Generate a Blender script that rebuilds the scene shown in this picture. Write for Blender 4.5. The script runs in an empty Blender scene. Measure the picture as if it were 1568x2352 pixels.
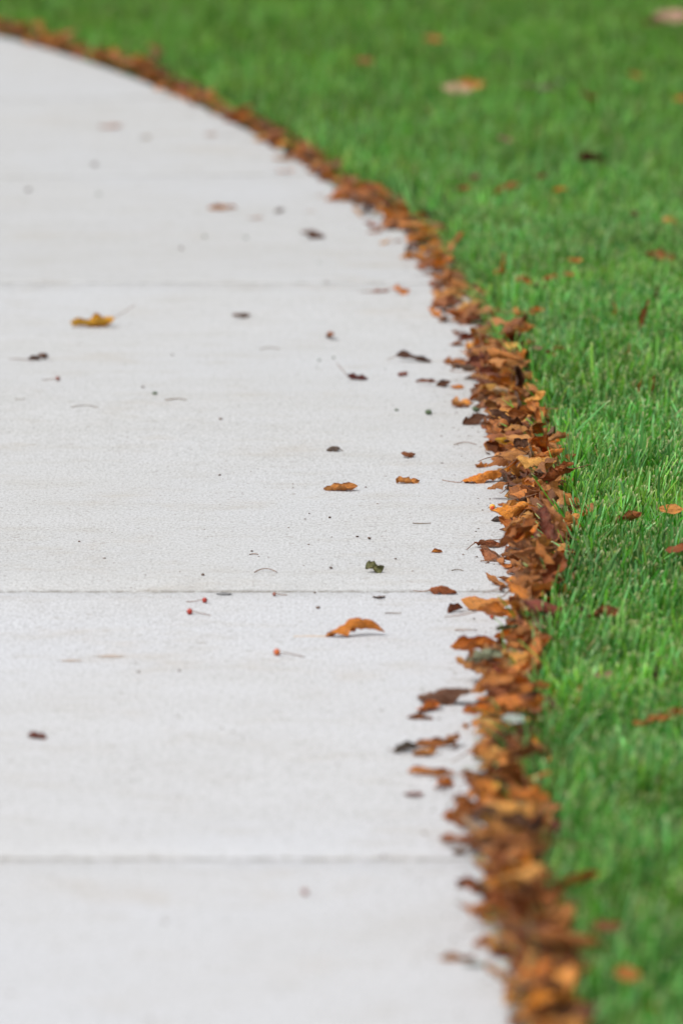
import bpy, math, random
import numpy as np
from mathutils import Vector, Matrix, Euler

R = math.radians
rnd = random.Random(7)
rng = np.random.default_rng(11)
scene = bpy.context.scene
COL = scene.collection

# ------------------------------------------------------------------ camera
CAM_H = 1.60
TILT = math.atan(3695 / 18700.0)
cam_d = bpy.data.cameras.new('camera')
cam = bpy.data.objects.new('camera', cam_d)
COL.objects.link(cam)
cam.location = (0, 0, CAM_H)
cam.rotation_euler = (math.pi / 2 - TILT, 0, 0)
cam_d.sensor_fit = 'VERTICAL'
cam_d.sensor_height = 36.0
cam_d.sensor_width = 24.0
cam_d.lens = 18700 / 3750 * 36.0
cam_d.clip_start = 0.1
cam_d.clip_end = 1000
cam_d.dof.use_dof = True
cam_d.dof.focus_distance = 8.15
cam_d.dof.aperture_fstop = 3.6
cam_d.dof.aperture_blades = 0
scene.camera = cam

# ------------------------------------------------------------------ sky, sun, exposure
SUN_EL, SUN_AZ = 56, 235          # high soft sun behind thin cloud
w = bpy.data.worlds.new('World')
scene.world = w
w.use_nodes = True
nt = w.node_tree
nt.nodes.clear()
sky = nt.nodes.new('ShaderNodeTexSky')
sky.sky_type = 'NISHITA'
sky.sun_disc = False
sky.sun_elevation = R(SUN_EL)
sky.sun_rotation = R(SUN_AZ)
sky.air_density = 1.0
sky.dust_density = 4.0
sky.ozone_density = 1.0
hs = nt.nodes.new('ShaderNodeHueSaturation')
hs.inputs['Saturation'].default_value = 0.22      # cloud cover: nearly colourless sky
bg = nt.nodes.new('ShaderNodeBackground')
bg.inputs['Strength'].default_value = 0.12
wo = nt.nodes.new('ShaderNodeOutputWorld')
nt.links.new(sky.outputs[0], hs.inputs['Color'])
nt.links.new(hs.outputs[0], bg.inputs[0])
nt.links.new(bg.outputs[0], wo.inputs[0])
sd = bpy.data.lights.new('sun', 'SUN')
sd.energy = 1.5
sd.angle = R(12)
sd.color = (1.0, 0.985, 0.965)
sun = bpy.data.objects.new('sun', sd)
COL.objects.link(sun)
el, az = R(SUN_EL), R(SUN_AZ)
sdir = Vector((math.sin(az) * math.cos(el), math.cos(az) * math.cos(el), math.sin(el)))
sun.rotation_euler = sdir.to_track_quat('Z', 'Y').to_euler()
vs = scene.view_settings
vs.view_transform = 'Standard'
vs.look = 'None'
vs.gamma = 1
vs.use_curve_mapping = False
vs.exposure = 0.59

# ------------------------------------------------------------------ helpers
F_D = 18700 / 1.59439            # focal length in pixels of a 1568 wide copy of the frame
_ct, _st = math.cos(TILT), math.sin(TILT)


def at(px, py, z=0.0):
    """point of the height z that the picture shows at px, py (1568 x 2352 grid)"""
    dx, dy = (px - 784) / F_D, -(py - 1176) / F_D
    dirv = (dx, _ct + dy * _st, -_st + dy * _ct)
    t = (z - CAM_H) / dirv[2]
    return dirv[0] * t, dirv[1] * t


def ppm(y):
    """pixels of that grid per metre at ground distance y"""
    return F_D / (y * _ct + CAM_H * _st)


def link(name, me, mat=None, parent=None, loc=None):
    o = bpy.data.objects.new(name, me)
    if mat and me and not me.materials:
        me.materials.append(mat)
    COL.objects.link(o)
    if parent:
        o.parent = parent
    if loc is not None:
        o.location = loc
    return o


def mesh_np(name, V, F, smooth=True):
    me = bpy.data.meshes.new(name)
    V = np.asarray(V, dtype=np.float32)
    F = np.asarray(F, dtype=np.int32)
    me.vertices.add(len(V))
    me.vertices.foreach_set('co', V.ravel())
    k = F.shape[1]
    me.loops.add(F.size)
    me.loops.foreach_set('vertex_index', F.ravel())
    me.polygons.add(len(F))
    me.polygons.foreach_set('loop_start', np.arange(0, F.size, k, dtype=np.int32))
    if smooth:
        me.polygons.foreach_set('use_smooth', np.ones(len(F), dtype=bool))
    me.update(calc_edges=True)
    me.validate()
    return me


def color_attr(me, name, C):
    a = me.color_attributes.new(name, 'FLOAT_COLOR', 'POINT')
    C4 = np.ones((len(C), 4), dtype=np.float32)
    C4[:, :3] = C
    a.data.foreach_set('color', C4.ravel())


def vec_attr(me, name, V3):
    a = me.attributes.new(name, 'FLOAT_VECTOR', 'POINT')
    a.data.foreach_set('vector', np.asarray(V3, dtype=np.float32).ravel())


def new_mat(name):
    m = bpy.data.materials.new(name)
    m.use_nodes = True
    t = m.node_tree
    t.nodes.clear()
    return m, t


def N(t, kind, **kw):
    n = t.nodes.new(kind)
    for k, v in kw.items():
        if k.startswith('i_'):
            key = k[2:]
            n.inputs[int(key) if key.isdigit() else key.replace('_', ' ')].default_value = v
        else:
            setattr(n, k, v)
    return n


def math_n(t, op, a, b=None, c=None, clamp=False):
    n = t.nodes.new('ShaderNodeMath')
    n.operation = op
    n.use_clamp = clamp
    for i, v in enumerate((a, b, c)):
        if v is None:
            continue
        if isinstance(v, (int, float)):
            n.inputs[i].default_value = v
        else:
            t.links.new(v, n.inputs[i])
    return n.outputs[0]


def mix_c(t, fac, a, b, blend='MIX'):
    n = t.nodes.new('ShaderNodeMix')
    n.data_type = 'RGBA'
    n.blend_type = blend
    for key, v in ((0, fac), (6, a), (7, b)):
        if isinstance(v, (int, float)):
            n.inputs[key].default_value = v
        elif isinstance(v, tuple):
            n.inputs[key].default_value = v + (1,) if len(v) == 3 else v
        else:
            t.links.new(v, n.inputs[key])
    return n.outputs[2]


def ramp(t, fac, lo, hi, a=0.0, b=1.0):
    n = t.nodes.new('ShaderNodeMapRange')
    n.clamp = True
    n.interpolation_type = 'SMOOTHSTEP'
    t.links.new(fac, n.inputs[0])
    n.inputs[1].default_value = lo
    n.inputs[2].default_value = hi
    n.inputs[3].default_value = a
    n.inputs[4].default_value = b
    return n.outputs[0]


def noise(t, vec, scale, detail=3, rough=0.55, dims=None):
    n = t.nodes.new('ShaderNodeTexNoise')
    n.inputs['Scale'].default_value = scale
    n.inputs['Detail'].default_value = detail
    n.inputs['Roughness'].default_value = rough
    if vec is not None:
        t.links.new(vec, n.inputs['Vector'])
    return n


def mapping(t, vec, scale=(1, 1, 1), loc=(0, 0, 0)):
    n = t.nodes.new('ShaderNodeMapping')
    n.inputs['Scale'].default_value = scale
    n.inputs['Location'].default_value = loc
    t.links.new(vec, n.inputs['Vector'])
    return n.outputs[0]


# ------------------------------------------------------------------ materials
def mat_concrete():
    m, t = new_mat('brushed_concrete')
    geo = N(t, 'ShaderNodeNewGeometry')
    P = geo.outputs['Position']
    out = N(t, 'ShaderNodeOutputMaterial')
    b = N(t, 'ShaderNodeBsdfPrincipled')
    b.inputs['Roughness'].default_value = 0.85
    b.inputs['Specular IOR Level'].default_value = 0.3
    big = noise(t, P, 1.3, 4, 0.6).outputs[0]
    streak = noise(t, mapping(t, P, (1.2, 3.2, 1)), 2.2, 6, 0.65).outputs[0]
    blot = noise(t, mapping(t, P, (1, 2.2, 1), (3, 7, 0)), 7.0, 4, 0.6).outputs[0]
    brush = noise(t, mapping(t, P, (14, 55, 1)), 4.0, 3, 0.7).outputs[0]
    grain = noise(t, mapping(t, P, (1, 0.5, 1)), 230.0, 3, 0.85).outputs[0]
    grit = noise(t, P, 95.0, 2, 0.6).outputs[0]
    c = mix_c(t, ramp(t, streak, 0.30, 0.72), (0.415, 0.412, 0.404), (0.448, 0.449, 0.449))
    c = mix_c(t, ramp(t, big, 0.35, 0.7, 0, 0.6), c, (0.450, 0.458, 0.475))
    c = mix_c(t, ramp(t, blot, 0.50, 0.72, 0, 0.40), c, (0.36, 0.335, 0.30))
    c = mix_c(t, ramp(t, brush, 0.48, 0.72, 0, 0.26), c, (0.30, 0.29, 0.275))
    c = mix_c(t, ramp(t, grain, 0.48, 0.68, 0, 0.72), c, (0.26, 0.25, 0.235))
    c = mix_c(t, ramp(t, grain, 0.52, 0.30, 0, 0.45), c, (0.62, 0.62, 0.61))
    c = mix_c(t, ramp(t, grit, 0.61, 0.72, 0, 0.6), c, (0.19, 0.17, 0.15))
    pits = noise(t, mapping(t, P, (1, 1, 1), (5, 2, 0)), 42.0, 2, 0.5).outputs[0]
    c = mix_c(t, ramp(t, pits, 0.66, 0.76, 0, 0.5), c, (0.25, 0.22, 0.19))
    tan = noise(t, mapping(t, P, (1, 1.6, 1), (9, 4, 0)), 2.6, 5, 0.7).outputs[0]
    c = mix_c(t, ramp(t, tan, 0.54, 0.74, 0, 0.5), c, (0.37, 0.33, 0.28))
    # dirt settled beside and in the joints
    att = N(t, 'ShaderNodeAttribute', attribute_name='joint')
    jn = noise(t, mapping(t, P, (1, 1, 1)), 60.0, 4, 0.7).outputs[0]
    jd = math_n(t, 'MULTIPLY', ramp(t, att.outputs['Fac'], 0.0, 0.012, 1, 0), ramp(t, jn, 0.35, 0.6, 0.25, 1))
    c = mix_c(t, math_n(t, 'MULTIPLY', jd, 0.6), c, (0.16, 0.145, 0.12))
    tone = N(t, 'ShaderNodeAttribute', attribute_name='tone')     # slab tone: lighter near the camera, darker further off
    c = mix_c(t, 1.0, c, tone.outputs['Color'], 'MULTIPLY')
    t.links.new(c, b.inputs['Base Color'])
    h = math_n(t, 'ADD', math_n(t, 'MULTIPLY', grain, 0.6), math_n(t, 'MULTIPLY', brush, 0.3))
    bump = N(t, 'ShaderNodeBump')
    bump.inputs['Strength'].default_value = 0.55
    bump.inputs['Distance'].default_value = 0.0014
    t.links.new(h, bump.inputs['Height'])
    t.links.new(bump.outputs[0], b.inputs['Normal'])
    t.links.new(b.outputs[0], out.inputs[0])
    return m


def mat_soil():
    m, t = new_mat('lawn_soil')
    geo = N(t, 'ShaderNodeNewGeometry')
    P = geo.outputs['Position']
    out = N(t, 'ShaderNodeOutputMaterial')
    b = N(t, 'ShaderNodeBsdfPrincipled')
    b.inputs['Roughness'].default_value = 0.95
    a = noise(t, P, 35.0, 5, 0.7).outputs[0]
    g = noise(t, P, 3.0, 3, 0.6).outputs[0]
    c = mix_c(t, ramp(t, a, 0.35, 0.65), (0.030, 0.020, 0.012), (0.085, 0.062, 0.034))
    c = mix_c(t, ramp(t, g, 0.3, 0.7, 0.3, 0.75), c, (0.030, 0.065, 0.014))
    t.links.new(c, b.inputs['Base Color'])
    bump = N(t, 'ShaderNodeBump')
    bump.inputs['Distance'].default_value = 0.01
    t.links.new(a, bump.inputs['Height'])
    t.links.new(bump.outputs[0], b.inputs['Normal'])
    t.links.new(b.outputs[0], out.inputs[0])
    return m


def mat_grass():
    m, t = new_mat('grass_blades')
    out = N(t, 'ShaderNodeOutputMaterial')
    att = N(t, 'ShaderNodeAttribute', attribute_name='col')
    geo = N(t, 'ShaderNodeNewGeometry')
    n1 = noise(t, mapping(t, geo.outputs['Position'], (1, 1, 0.3)), 220.0, 2, 0.6).outputs[0]
    c = mix_c(t, ramp(t, n1, 0.35, 0.65, 0.0, 0.35), att.outputs['Color'], mix_c(t, 1.0, att.outputs['Color'], (0.6, 0.62, 0.5), 'MULTIPLY'))
    b = N(t, 'ShaderNodeBsdfPrincipled')
    b.inputs['Roughness'].default_value = 0.40
    b.inputs['Specular IOR Level'].default_value = 0.16
    t.links.new(c, b.inputs['Base Color'])
    tr = N(t, 'ShaderNodeBsdfTranslucent')
    t.links.new(mix_c(t, 1.0, c, (1.5, 1.35, 0.7), 'MULTIPLY'), tr.inputs[0])
    mx = N(t, 'ShaderNodeMixShader')
    mx.inputs[0].default_value = 0.42
    t.links.new(b.outputs[0], mx.inputs[1])
    t.links.new(tr.outputs[0], mx.inputs[2])
    t.links.new(mx.outputs[0], out.inputs[0])
    return m


def mat_leaf():
    m, t = new_mat('dry_leaf')
    out = N(t, 'ShaderNodeOutputMaterial')
    att = N(t, 'ShaderNodeAttribute', attribute_name='col')
    luv = N(t, 'ShaderNodeAttribute', attribute_name='luv')     # u along, v across, seed
    sep = N(t, 'ShaderNodeSeparateXYZ')
    t.links.new(luv.outputs['Vector'], sep.inputs[0])
    u, v, s = sep.outputs[0], sep.outputs[1], sep.outputs[2]
    av = math_n(t, 'ABSOLUTE', v)
    mid = ramp(t, av, 0.02, 0.09, 1, 0)
    lat = math_n(t, 'FRACT', math_n(t, 'SUBTRACT', math_n(t, 'MULTIPLY', u, 8.0), math_n(t, 'MULTIPLY', av, 2.2)))
    latd = math_n(t, 'ABSOLUTE', math_n(t, 'SUBTRACT', lat, 0.5))
    latl = ramp(t, latd, 0.02, 0.14, 1, 0)
    vein = math_n(t, 'MAXIMUM', mid, math_n(t, 'MULTIPLY', latl, 0.6))
    base = att.outputs['Color']
    lv = luv.outputs['Vector']
    blotch = noise(t, mapping(t, lv, (2.2, 1.3, 40)), 1.6, 4, 0.65).outputs[0]
    fine = noise(t, mapping(t, lv, (14, 8, 40)), 1.5, 3, 0.7).outputs[0]
    spots = noise(t, mapping(t, lv, (9, 5, 90)), 1.6, 2, 0.5).outputs[0]
    dark = mix_c(t, 1.0, base, (0.42, 0.33, 0.28), 'MULTIPLY')
    c = mix_c(t, ramp(t, blotch, 0.48, 0.70, 0, 0.75), base, dark)
    c = mix_c(t, ramp(t, fine, 0.45, 0.7, 0, 0.45), c, mix_c(t, 1.0, c, (0.6, 0.52, 0.45), 'MULTIPLY'))
    c = mix_c(t, ramp(t, spots, 0.64, 0.72, 0, 0.85), c, (0.035, 0.018, 0.010))
    c = mix_c(t, math_n(t, 'MULTIPLY', vein, 0.35), c, mix_c(t, 1.0, base, (1.15, 1.1, 0.9), 'MULTIPLY'))
    edge = ramp(t, av, 0.80, 1.0, 0, 0.45)
    c = mix_c(t, edge, c, mix_c(t, 1.0, c, (0.45, 0.35, 0.3), 'MULTIPLY'))
    geo = N(t, 'ShaderNodeNewGeometry')
    back = mix_c(t, 0.35, c, (0.30, 0.19, 0.105))
    c = mix_c(t, math_n(t, 'MULTIPLY', geo.outputs['Backfacing'], 0.8), c, back)
    b = N(t, 'ShaderNodeBsdfPrincipled')
    b.inputs['Roughness'].default_value = 0.46
    b.inputs['Specular IOR Level'].default_value = 0.5
    t.links.new(c, b.inputs['Base Color'])
    bump = N(t, 'ShaderNodeBump')
    bump.inputs['Strength'].default_value = 0.8
    bump.inputs['Distance'].default_value = 0.003
    hh = math_n(t, 'ADD', math_n(t, 'MULTIPLY', vein, -0.7), math_n(t, 'MULTIPLY', fine, 1.0))
    t.links.new(hh, bump.inputs['Height'])
    t.links.new(bump.outputs[0], b.inputs['Normal'])
    tr = N(t, 'ShaderNodeBsdfTranslucent')
    t.links.new(mix_c(t, 1.0, c, (1.3, 0.95, 0.5), 'MULTIPLY'), tr.inputs[0])
    mx = N(t, 'ShaderNodeMixShader')
    mx.inputs[0].default_value = 0.22
    t.links.new(b.outputs[0], mx.inputs[1])
    t.links.new(tr.outputs[0], mx.inputs[2])
    t.links.new(mx.outputs[0], out.inputs[0])
    return m


def mat_plain(name, c1, c2, rough=0.6, scale=300, spec=0.4):
    m, t = new_mat(name)
    out = N(t, 'ShaderNodeOutputMaterial')
    geo = N(t, 'ShaderNodeNewGeometry')
    n1 = noise(t, geo.outputs['Position'], scale, 3, 0.6).outputs[0]
    b = N(t, 'ShaderNodeBsdfPrincipled')
    b.inputs['Roughness'].default_value = rough
    b.inputs['Specular IOR Level'].default_value = spec
    t.links.new(mix_c(t, ramp(t, n1, 0.35, 0.65), c1, c2), b.inputs['Base Color'])
    t.links.new(b.outputs[0], out.inputs[0])
    return m


M_CONC, M_SOIL, M_GRASS, M_LEAF = mat_concrete(), mat_soil(), mat_grass(), mat_leaf()
M_STEM = mat_plain('leaf_stalk', (0.13, 0.055, 0.025), (0.22, 0.11, 0.05), 0.6)
M_PALESTEM = mat_plain('pale_leaf_stalk', (0.55, 0.36, 0.20), (0.62, 0.46, 0.30), 0.6)
M_TWIG = mat_plain('dry_twig', (0.12, 0.085, 0.055), (0.22, 0.16, 0.10), 0.8)
M_CRUMB = mat_plain('soil_crumb', (0.06, 0.04, 0.028), (0.16, 0.10, 0.07), 0.9)
M_CRUMBG = mat_plain('green_crumb', (0.05, 0.08, 0.04), (0.09, 0.12, 0.06), 0.8)
M_STAIN = mat_plain('tan_stain', (0.40, 0.33, 0.28), (0.36, 0.29, 0.24), 0.9, 40)
M_STONE = mat_plain('grey_pebble', (0.14, 0.14, 0.14), (0.20, 0.20, 0.20), 0.8)

# ------------------------------------------------------------------ the edge of the path, in metres
# (row, left limit of the dense leaf drift, foot of the grass), read on the 1568 x 2352 grid
EDGE = [(2560, 1270, 1362), (2352, 1185, 1300), (2241, 1150, 1283), (2151, 1105, 1262), (2091, 1085, 1248), (2031, 1080, 1232),
        (1947, 1078, 1242), (1875, 1055, 1236), (1779, 1075, 1226), (1707, 1085, 1226), (1635, 1084, 1228), (1563, 1089, 1240),
        (1491, 1110, 1240), (1400, 1165, 1258),
        (1300, 1160, 1305), (1200, 1150, 1312), (1100, 1128, 1296), (982, 1110, 1275), (910, 1080, 1242),
        (837, 1070, 1208), (770, 1042, 1178), (684, 993, 1132), (622, 954, 1106), (550, 900, 1045), (500, 862, 1005), (450, 775, 918),
        (400, 700, 818), (350, 650, 745), (322, 595, 690), (281, 540, 632), (234, 440, 515), (182, 340, 425), (150, 265, 335),
        (125, 180, 258), (100, 90, 185), (75, 10, 95), (55, -60, 30), (35, -170, -70)]
_pl = [at(a, y, 0.010) for y, a, b in EDGE]
_pr = [at(b, y, 0.030) for y, a, b in EDGE]
LY = np.array([p[1] for p in _pl]); LX = np.array([p[0] for p in _pl])
RY = np.array([p[1] for p in _pr]); RX = np.array([p[0] for p in _pr])


def drift_left(y):
    return np.interp(y, LY, LX)


def grass_foot(y):
    base = np.interp(y, RY, RX)
    far = np.asarray(y) - RY[-1]
    base = np.where(far > 0, RX[-1] - far * 0.62 - far * far * 0.09, base)
    near = RY[0] - np.asarray(y)
    return np.where(near > 0, RX[0] + near * 0.02, base)


# smoothed concrete edge just under the drift
_ys = np.arange(0.0, 24.0, 0.25)
_xs = grass_foot(_ys) - 0.025
k = np.array([1, 2, 3, 4, 5, 4, 3, 2, 1.0]); k /= k.sum()
_xp = np.concatenate([np.full(4, _xs[0]), _xs, _xs[-1] + np.arange(1, 5) * (_xs[-1] - _xs[-2])])
_xs = np.convolve(_xp, k, 'valid')


def conc_edge(y):
    return np.interp(y, _ys, _xs)


# ------------------------------------------------------------------ ground and path
gv = [(-150, -60, -0.016), (150, -60, -0.016), (150, 300, -0.016), (-150, 300, -0.016)]
ground = link('ground', mesh_np('ground', gv, [(0, 1, 2, 3)], False), M_SOIL)
ground['kind'] = 'structure'

path = bpy.data.objects.new('sidewalk', None)
COL.objects.link(path)
path['kind'] = 'structure'
PATH_W = 1.75
J = [at(784, r / 1.59439)[1] for r in (3145, 2165, 1508, 1037)]   # the third has no joint, only a place
step = (J[3] - J[0]) / 3
FAR = [at(784, r / 1.59439)[1] for r in (638, 356)]
joints = [J[0] + (i - 4) * step for i in range(0, 4)] + [J[0], J[1], J[3]] + FAR + [FAR[1] + step * i for i in range(1, 5)]


def joint_line(y):
    """right end and left end of a joint across the path"""
    xr = float(conc_edge(y))
    sl = (float(conc_edge(y + 0.2)) - float(conc_edge(y - 0.2))) / 0.4
    turn = max(0.0, min(1.0, (y - 10.8) / 4.0))
    a = math.atan(-sl) * turn * 0.8
    return a


for ji in range(len(joints) - 1):
    y0, y1 = joints[ji], joints[ji + 1]
    a0, a1 = joint_line(y0), joint_line(y1)
    g0 = 0.0022 if abs(y0 - J[0]) < 0.01 else 0.004
    g1 = 0.0022 if abs(y1 - J[0]) < 0.01 else 0.004
    nc, nr = 150, 22
    # rows: bottom, lip, bevel, top ... top, bevel, lip, bottom
    us = np.linspace(0, 1, nr)
    rows = [(0, g0, -0.10), (0, g0, -0.006), (0, g0 + 0.0022, -0.0016), (0, g0 + 0.006, 0.0)]
    L = y1 - y0
    for uu in us[1:-1]:
        rows.append((uu, None, 0.0))
    rows += [(1, -g1 - 0.006, 0.0), (1, -g1 - 0.0022, -0.0016), (1, -g1, -0.006), (1, -g1, -0.10)]
    cols = np.linspace(0, 1, nc)
    V, jd = [], []
    for ri, (uu, off, z) in enumerate(rows):
        edge_row = off is not None
        a = a0 * (1 - uu) + a1 * uu
        for ci, cc in enumerate(cols):
            yy = y0 * (1 - uu) + y1 * uu
            if edge_row:
                yy += off
            xr = float(conc_edge(yy))
            d = PATH_W * (1 - cc)
            x = xr - d * math.cos(a)
            y = yy - d * math.sin(a)
            zz = z
            if edge_row and z > -0.05:
                y += rnd.gauss(0, 0.0006)
                zz += rnd.gauss(0, 0.0005) - (0.0012 if rnd.random() < 0.06 else 0)
            if not edge_row:
                zz += 0.0012 * math.sin(x * 3.1 + y * 1.7) * math.sin(y * 2.3) * min(1, uu * 8, (1 - uu) * 8)
            if ci in (0, nc - 1) and not edge_row:
                zz -= 0.004
            V.append((x, y, zz))
            jd.append(0.0 if edge_row and z < 0 else (0.008 if edge_row else 1.0))
    F = []
    for r_ in range(len(rows) - 1):
        for c_ in range(nc - 1):
            i = r_ * nc + c_
            F.append((i, i + 1, i + nc + 1, i + nc))
    # sides
    V = np.array(V)
    base = len(V)
    nrw = len(rows)
    for ci in (0, nc - 1):
        ids = [r_ * nc + ci for r_ in range(nrw)]
        for i in ids:
            V = np.vstack([V, V[i] + np.array([0.002 if ci else -0.002, 0, -0.1])[None][0]])
            jd.append(1.0)
        b0 = len(V) - nrw
        for q in range(nrw - 1):
            f = (ids[q], ids[q + 1], b0 + q + 1, b0 + q)
            F.append(f if ci == 0 else f[::-1])
    me = mesh_np('slab', V, F, True)
    at_ = me.attributes.new('joint', 'FLOAT', 'POINT')
    at_.data.foreach_set('value', np.array(jd, dtype=np.float32))
    tn = {0: 1.06, 1: 1.0}.get(0 if y0 < J[1] - 0.01 else (1 if y0 < J[3] - 0.01 else 2), 0.965)
    tn *= rnd.uniform(0.99, 1.01)
    color_attr(me, 'tone', np.tile([tn * 0.995, tn, tn * (1.018 if y0 < J[1] - 0.01 else 1.0)], (len(V), 1)))
    link('slab', me, M_CONC, path)

# ------------------------------------------------------------------ lawn
def field(x, y, s, ph):
    return (np.sin(x * 3.1 * s + ph) * np.cos(y * 2.3 * s + ph * 1.7) + np.sin((x * 1.7 + y * 2.9) * s * 1.9 + ph * 2.1) * 0.6
            + np.sin((x * 4.3 - y * 3.7) * s * 1.3 + ph * 0.6) * 0.5) / 2.1


def lawn(n, xlo, xhi, ylo, yhi, keep, hscale, wscale, rows_n, name):
    x = rng.uniform(xlo, xhi, n); y = rng.uniform(ylo, yhi, n)
    kp = keep(x, y)
    x, y = x[kp], y[kp]
    n = len(x)
    d_edge = x - grass_foot(y)
    kind = rng.random(n)                                   # colours of single blades
    cl = field(x, y, 7.0, 0.3)
    patch = field(x, y, 1.6, 2.2)
    hgt = rng.uniform(0.038, 0.078, n) * (1 + 0.40 * cl) * hscale
    nearedge = np.exp(-np.clip(d_edge, 0, 9) / 0.05)
    hgt *= (1 + 0.35 * nearedge * rng.uniform(-0.5, 1.0, n))
    straw_p = 0.17 + 0.16 * nearedge + 0.10 * (field(x, y, 4, 5.0) > 0.4)
    straw = kind < straw_p
    hgt = np.where(straw, hgt * rng.uniform(0.55, 1.0, n), hgt)
    long_ = rng.random(n) < 0.06
    hgt = np.where(long_, hgt * 1.35, hgt)
    wid = rng.uniform(0.0026, 0.0056, n) * wscale
    wid = np.where(straw, wid * 0.65, wid)
    yaw = rng.uniform(0, 2 * np.pi, n)                     # direction the flat side faces
    la = field(x, y, 5.0, 1.1) * 3.0 + rng.normal(0, 1.1, n)   # lean direction, together in tufts
    lean = np.abs(rng.normal(0.22, 0.20, n)) + np.where(straw, 0.45, 0)
    # blades at the path lean out over the leaves
    out_ = rng.random(n) < 0.55 * nearedge
    la = np.where(out_, np.pi + rng.normal(0, 0.6, n), la)
    lean = np.where(out_, lean + 0.3, lean)
    curl = rng.normal(0.25, 0.3, n)
    ts = {3: [0, 0.55, 1.0], 4: [0, 0.45, 0.91, 1.0]}[rows_n]
    prof = {3: [1, 0.95, 0.45], 4: [1, 1.0, 0.72, 0.6]}[rows_n]
    V = np.zeros((n, rows_n * 2, 3), dtype=np.float32)
    C = np.zeros((n, rows_n * 2, 3), dtype=np.float32)
    px, py, pz = x.copy(), y.copy(), np.full(n, -0.014)
    cx, sx = np.cos(yaw), np.sin(yaw)
    g1 = np.array([0.040, 0.230, 0.008]); g2 = np.array([0.200, 0.480, 0.200])
    g3 = np.array([0.220, 0.430, 0.035]); st = np.array([0.56, 0.42, 0.25])
    r1, r2 = rng.random(n)[:, None], rng.random(n)[:, None]
    base = g1 * (1 - r1 ** 1.2) + g2 * r1 ** 1.2
    yl = np.clip((field(x, y, 2.3, 4.4) * 0.6 + rng.normal(0, 0.45, n)), 0, 1)[:, None]
    base = base * (1 - yl * 0.7) + g3 * yl * 0.7
    tuft = field(x, y, 16.0, 3.3) * 0.28 + field(x, y, 6.0, 0.9) * 0.16      # tufts of lighter and deeper green
    base = base * (1 + 0.25 * patch[:, None]) * (1 + tuft[:, None]) * (0.48 + 1.30 * r2 ** 1.6)
    far_tint = np.clip((y - 11.0) / 4.0, 0, 1)[:, None]          # blade colour gets darker and less blue with distance
    base = base * (1 - far_tint * np.array([0.30, 0.22, 0.6]))
    sc = st * (0.55 + 0.6 * r2)
    base = np.where(straw[:, None], sc, base)
    cut = (rng.random(n) < 0.66)[:, None]
    k_ = 0.75 if rows_n == 4 else 0.22
    cutc = base * (1 - k_) + np.array([0.72, 0.66, 0.42]) * k_
    for i, tt in enumerate(ts):
        if i:
            ang = lean * (0.5 + tt) + curl * tt * tt
            ds = hgt * (tt - ts[i - 1])
            px = px + np.sin(ang) * np.cos(la) * ds
            py = py + np.sin(ang) * np.sin(la) * ds
            pz = pz + np.maximum(np.cos(ang), 0.05) * ds
        hw = wid * prof[i] * 0.5
        hw = np.where(cut[:, 0] | (i < rows_n - 1), hw, 0.0003)
        V[:, 2 * i, 0] = px - cx * hw; V[:, 2 * i, 1] = py - sx * hw; V[:, 2 * i, 2] = pz
        V[:, 2 * i + 1, 0] = px + cx * hw; V[:, 2 * i + 1, 1] = py + sx * hw; V[:, 2 * i + 1, 2] = pz + hw * 0.3
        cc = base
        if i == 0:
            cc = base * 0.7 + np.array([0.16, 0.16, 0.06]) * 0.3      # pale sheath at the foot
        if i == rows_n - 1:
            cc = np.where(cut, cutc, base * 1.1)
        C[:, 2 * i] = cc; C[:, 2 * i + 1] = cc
    F = np.zeros((n, rows_n - 1, 4), dtype=np.int32)
    off = (np.arange(n) * rows_n * 2)[:, None]
    for i in range(rows_n - 1):
        F[:, i] = np.array([2 * i, 2 * i + 1, 2 * i + 3, 2 * i + 2])[None] + off
    return V.reshape(-1, 3), C.reshape(-1, 3), F.reshape(-1, 4)


def frame_x(y):
    return 0.0668 * (y * _ct + CAM_H * _st)


def in_near(x, y):
    return (x > grass_foot(y) - 0.004 + rng.exponential(0.012, len(x)) * -0.4) & (x < frame_x(y) + 0.10) & (y < 11.3)


def in_far(x, y):
    return (x > grass_foot(y)) & (x < frame_x(y) + 0.15) & (y >= 11.3)


def in_out(x, y):
    inside = (x < frame_x(y) + 0.12) & (x > grass_foot(y)) & (y > 5.0) & (y < 19)
    left = x < conc_edge(y) - PATH_W / np.cos(np.clip((y - 9) * 0.07, 0, 0.9)) - 0.05
    return ((x > grass_foot(y)) & ~inside) | left


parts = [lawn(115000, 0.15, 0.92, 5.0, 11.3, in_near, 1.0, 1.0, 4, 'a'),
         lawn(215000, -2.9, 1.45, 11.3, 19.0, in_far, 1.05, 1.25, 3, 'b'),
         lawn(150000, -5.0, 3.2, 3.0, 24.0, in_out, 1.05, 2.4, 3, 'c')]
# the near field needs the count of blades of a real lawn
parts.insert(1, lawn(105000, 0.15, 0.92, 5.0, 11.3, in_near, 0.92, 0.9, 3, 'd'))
Vs, Cs, Fs, o_ = [], [], [], 0
for V, C, F in parts:
    Vs.append(V); Cs.append(C); Fs.append(F + o_); o_ += len(V)
me = mesh_np('lawn_grass', np.concatenate(Vs), np.concatenate(Fs), True)
color_attr(me, 'col', np.concatenate(Cs))
grass = link('lawn_grass', me, M_GRASS)
grass['kind'] = 'stuff'
grass['label'] = 'short mown green lawn grass along the right side of the pavement'
grass['category'] = 'grass'
print('grass tris', sum(len(F) for _, _, F in parts) * 2)

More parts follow.
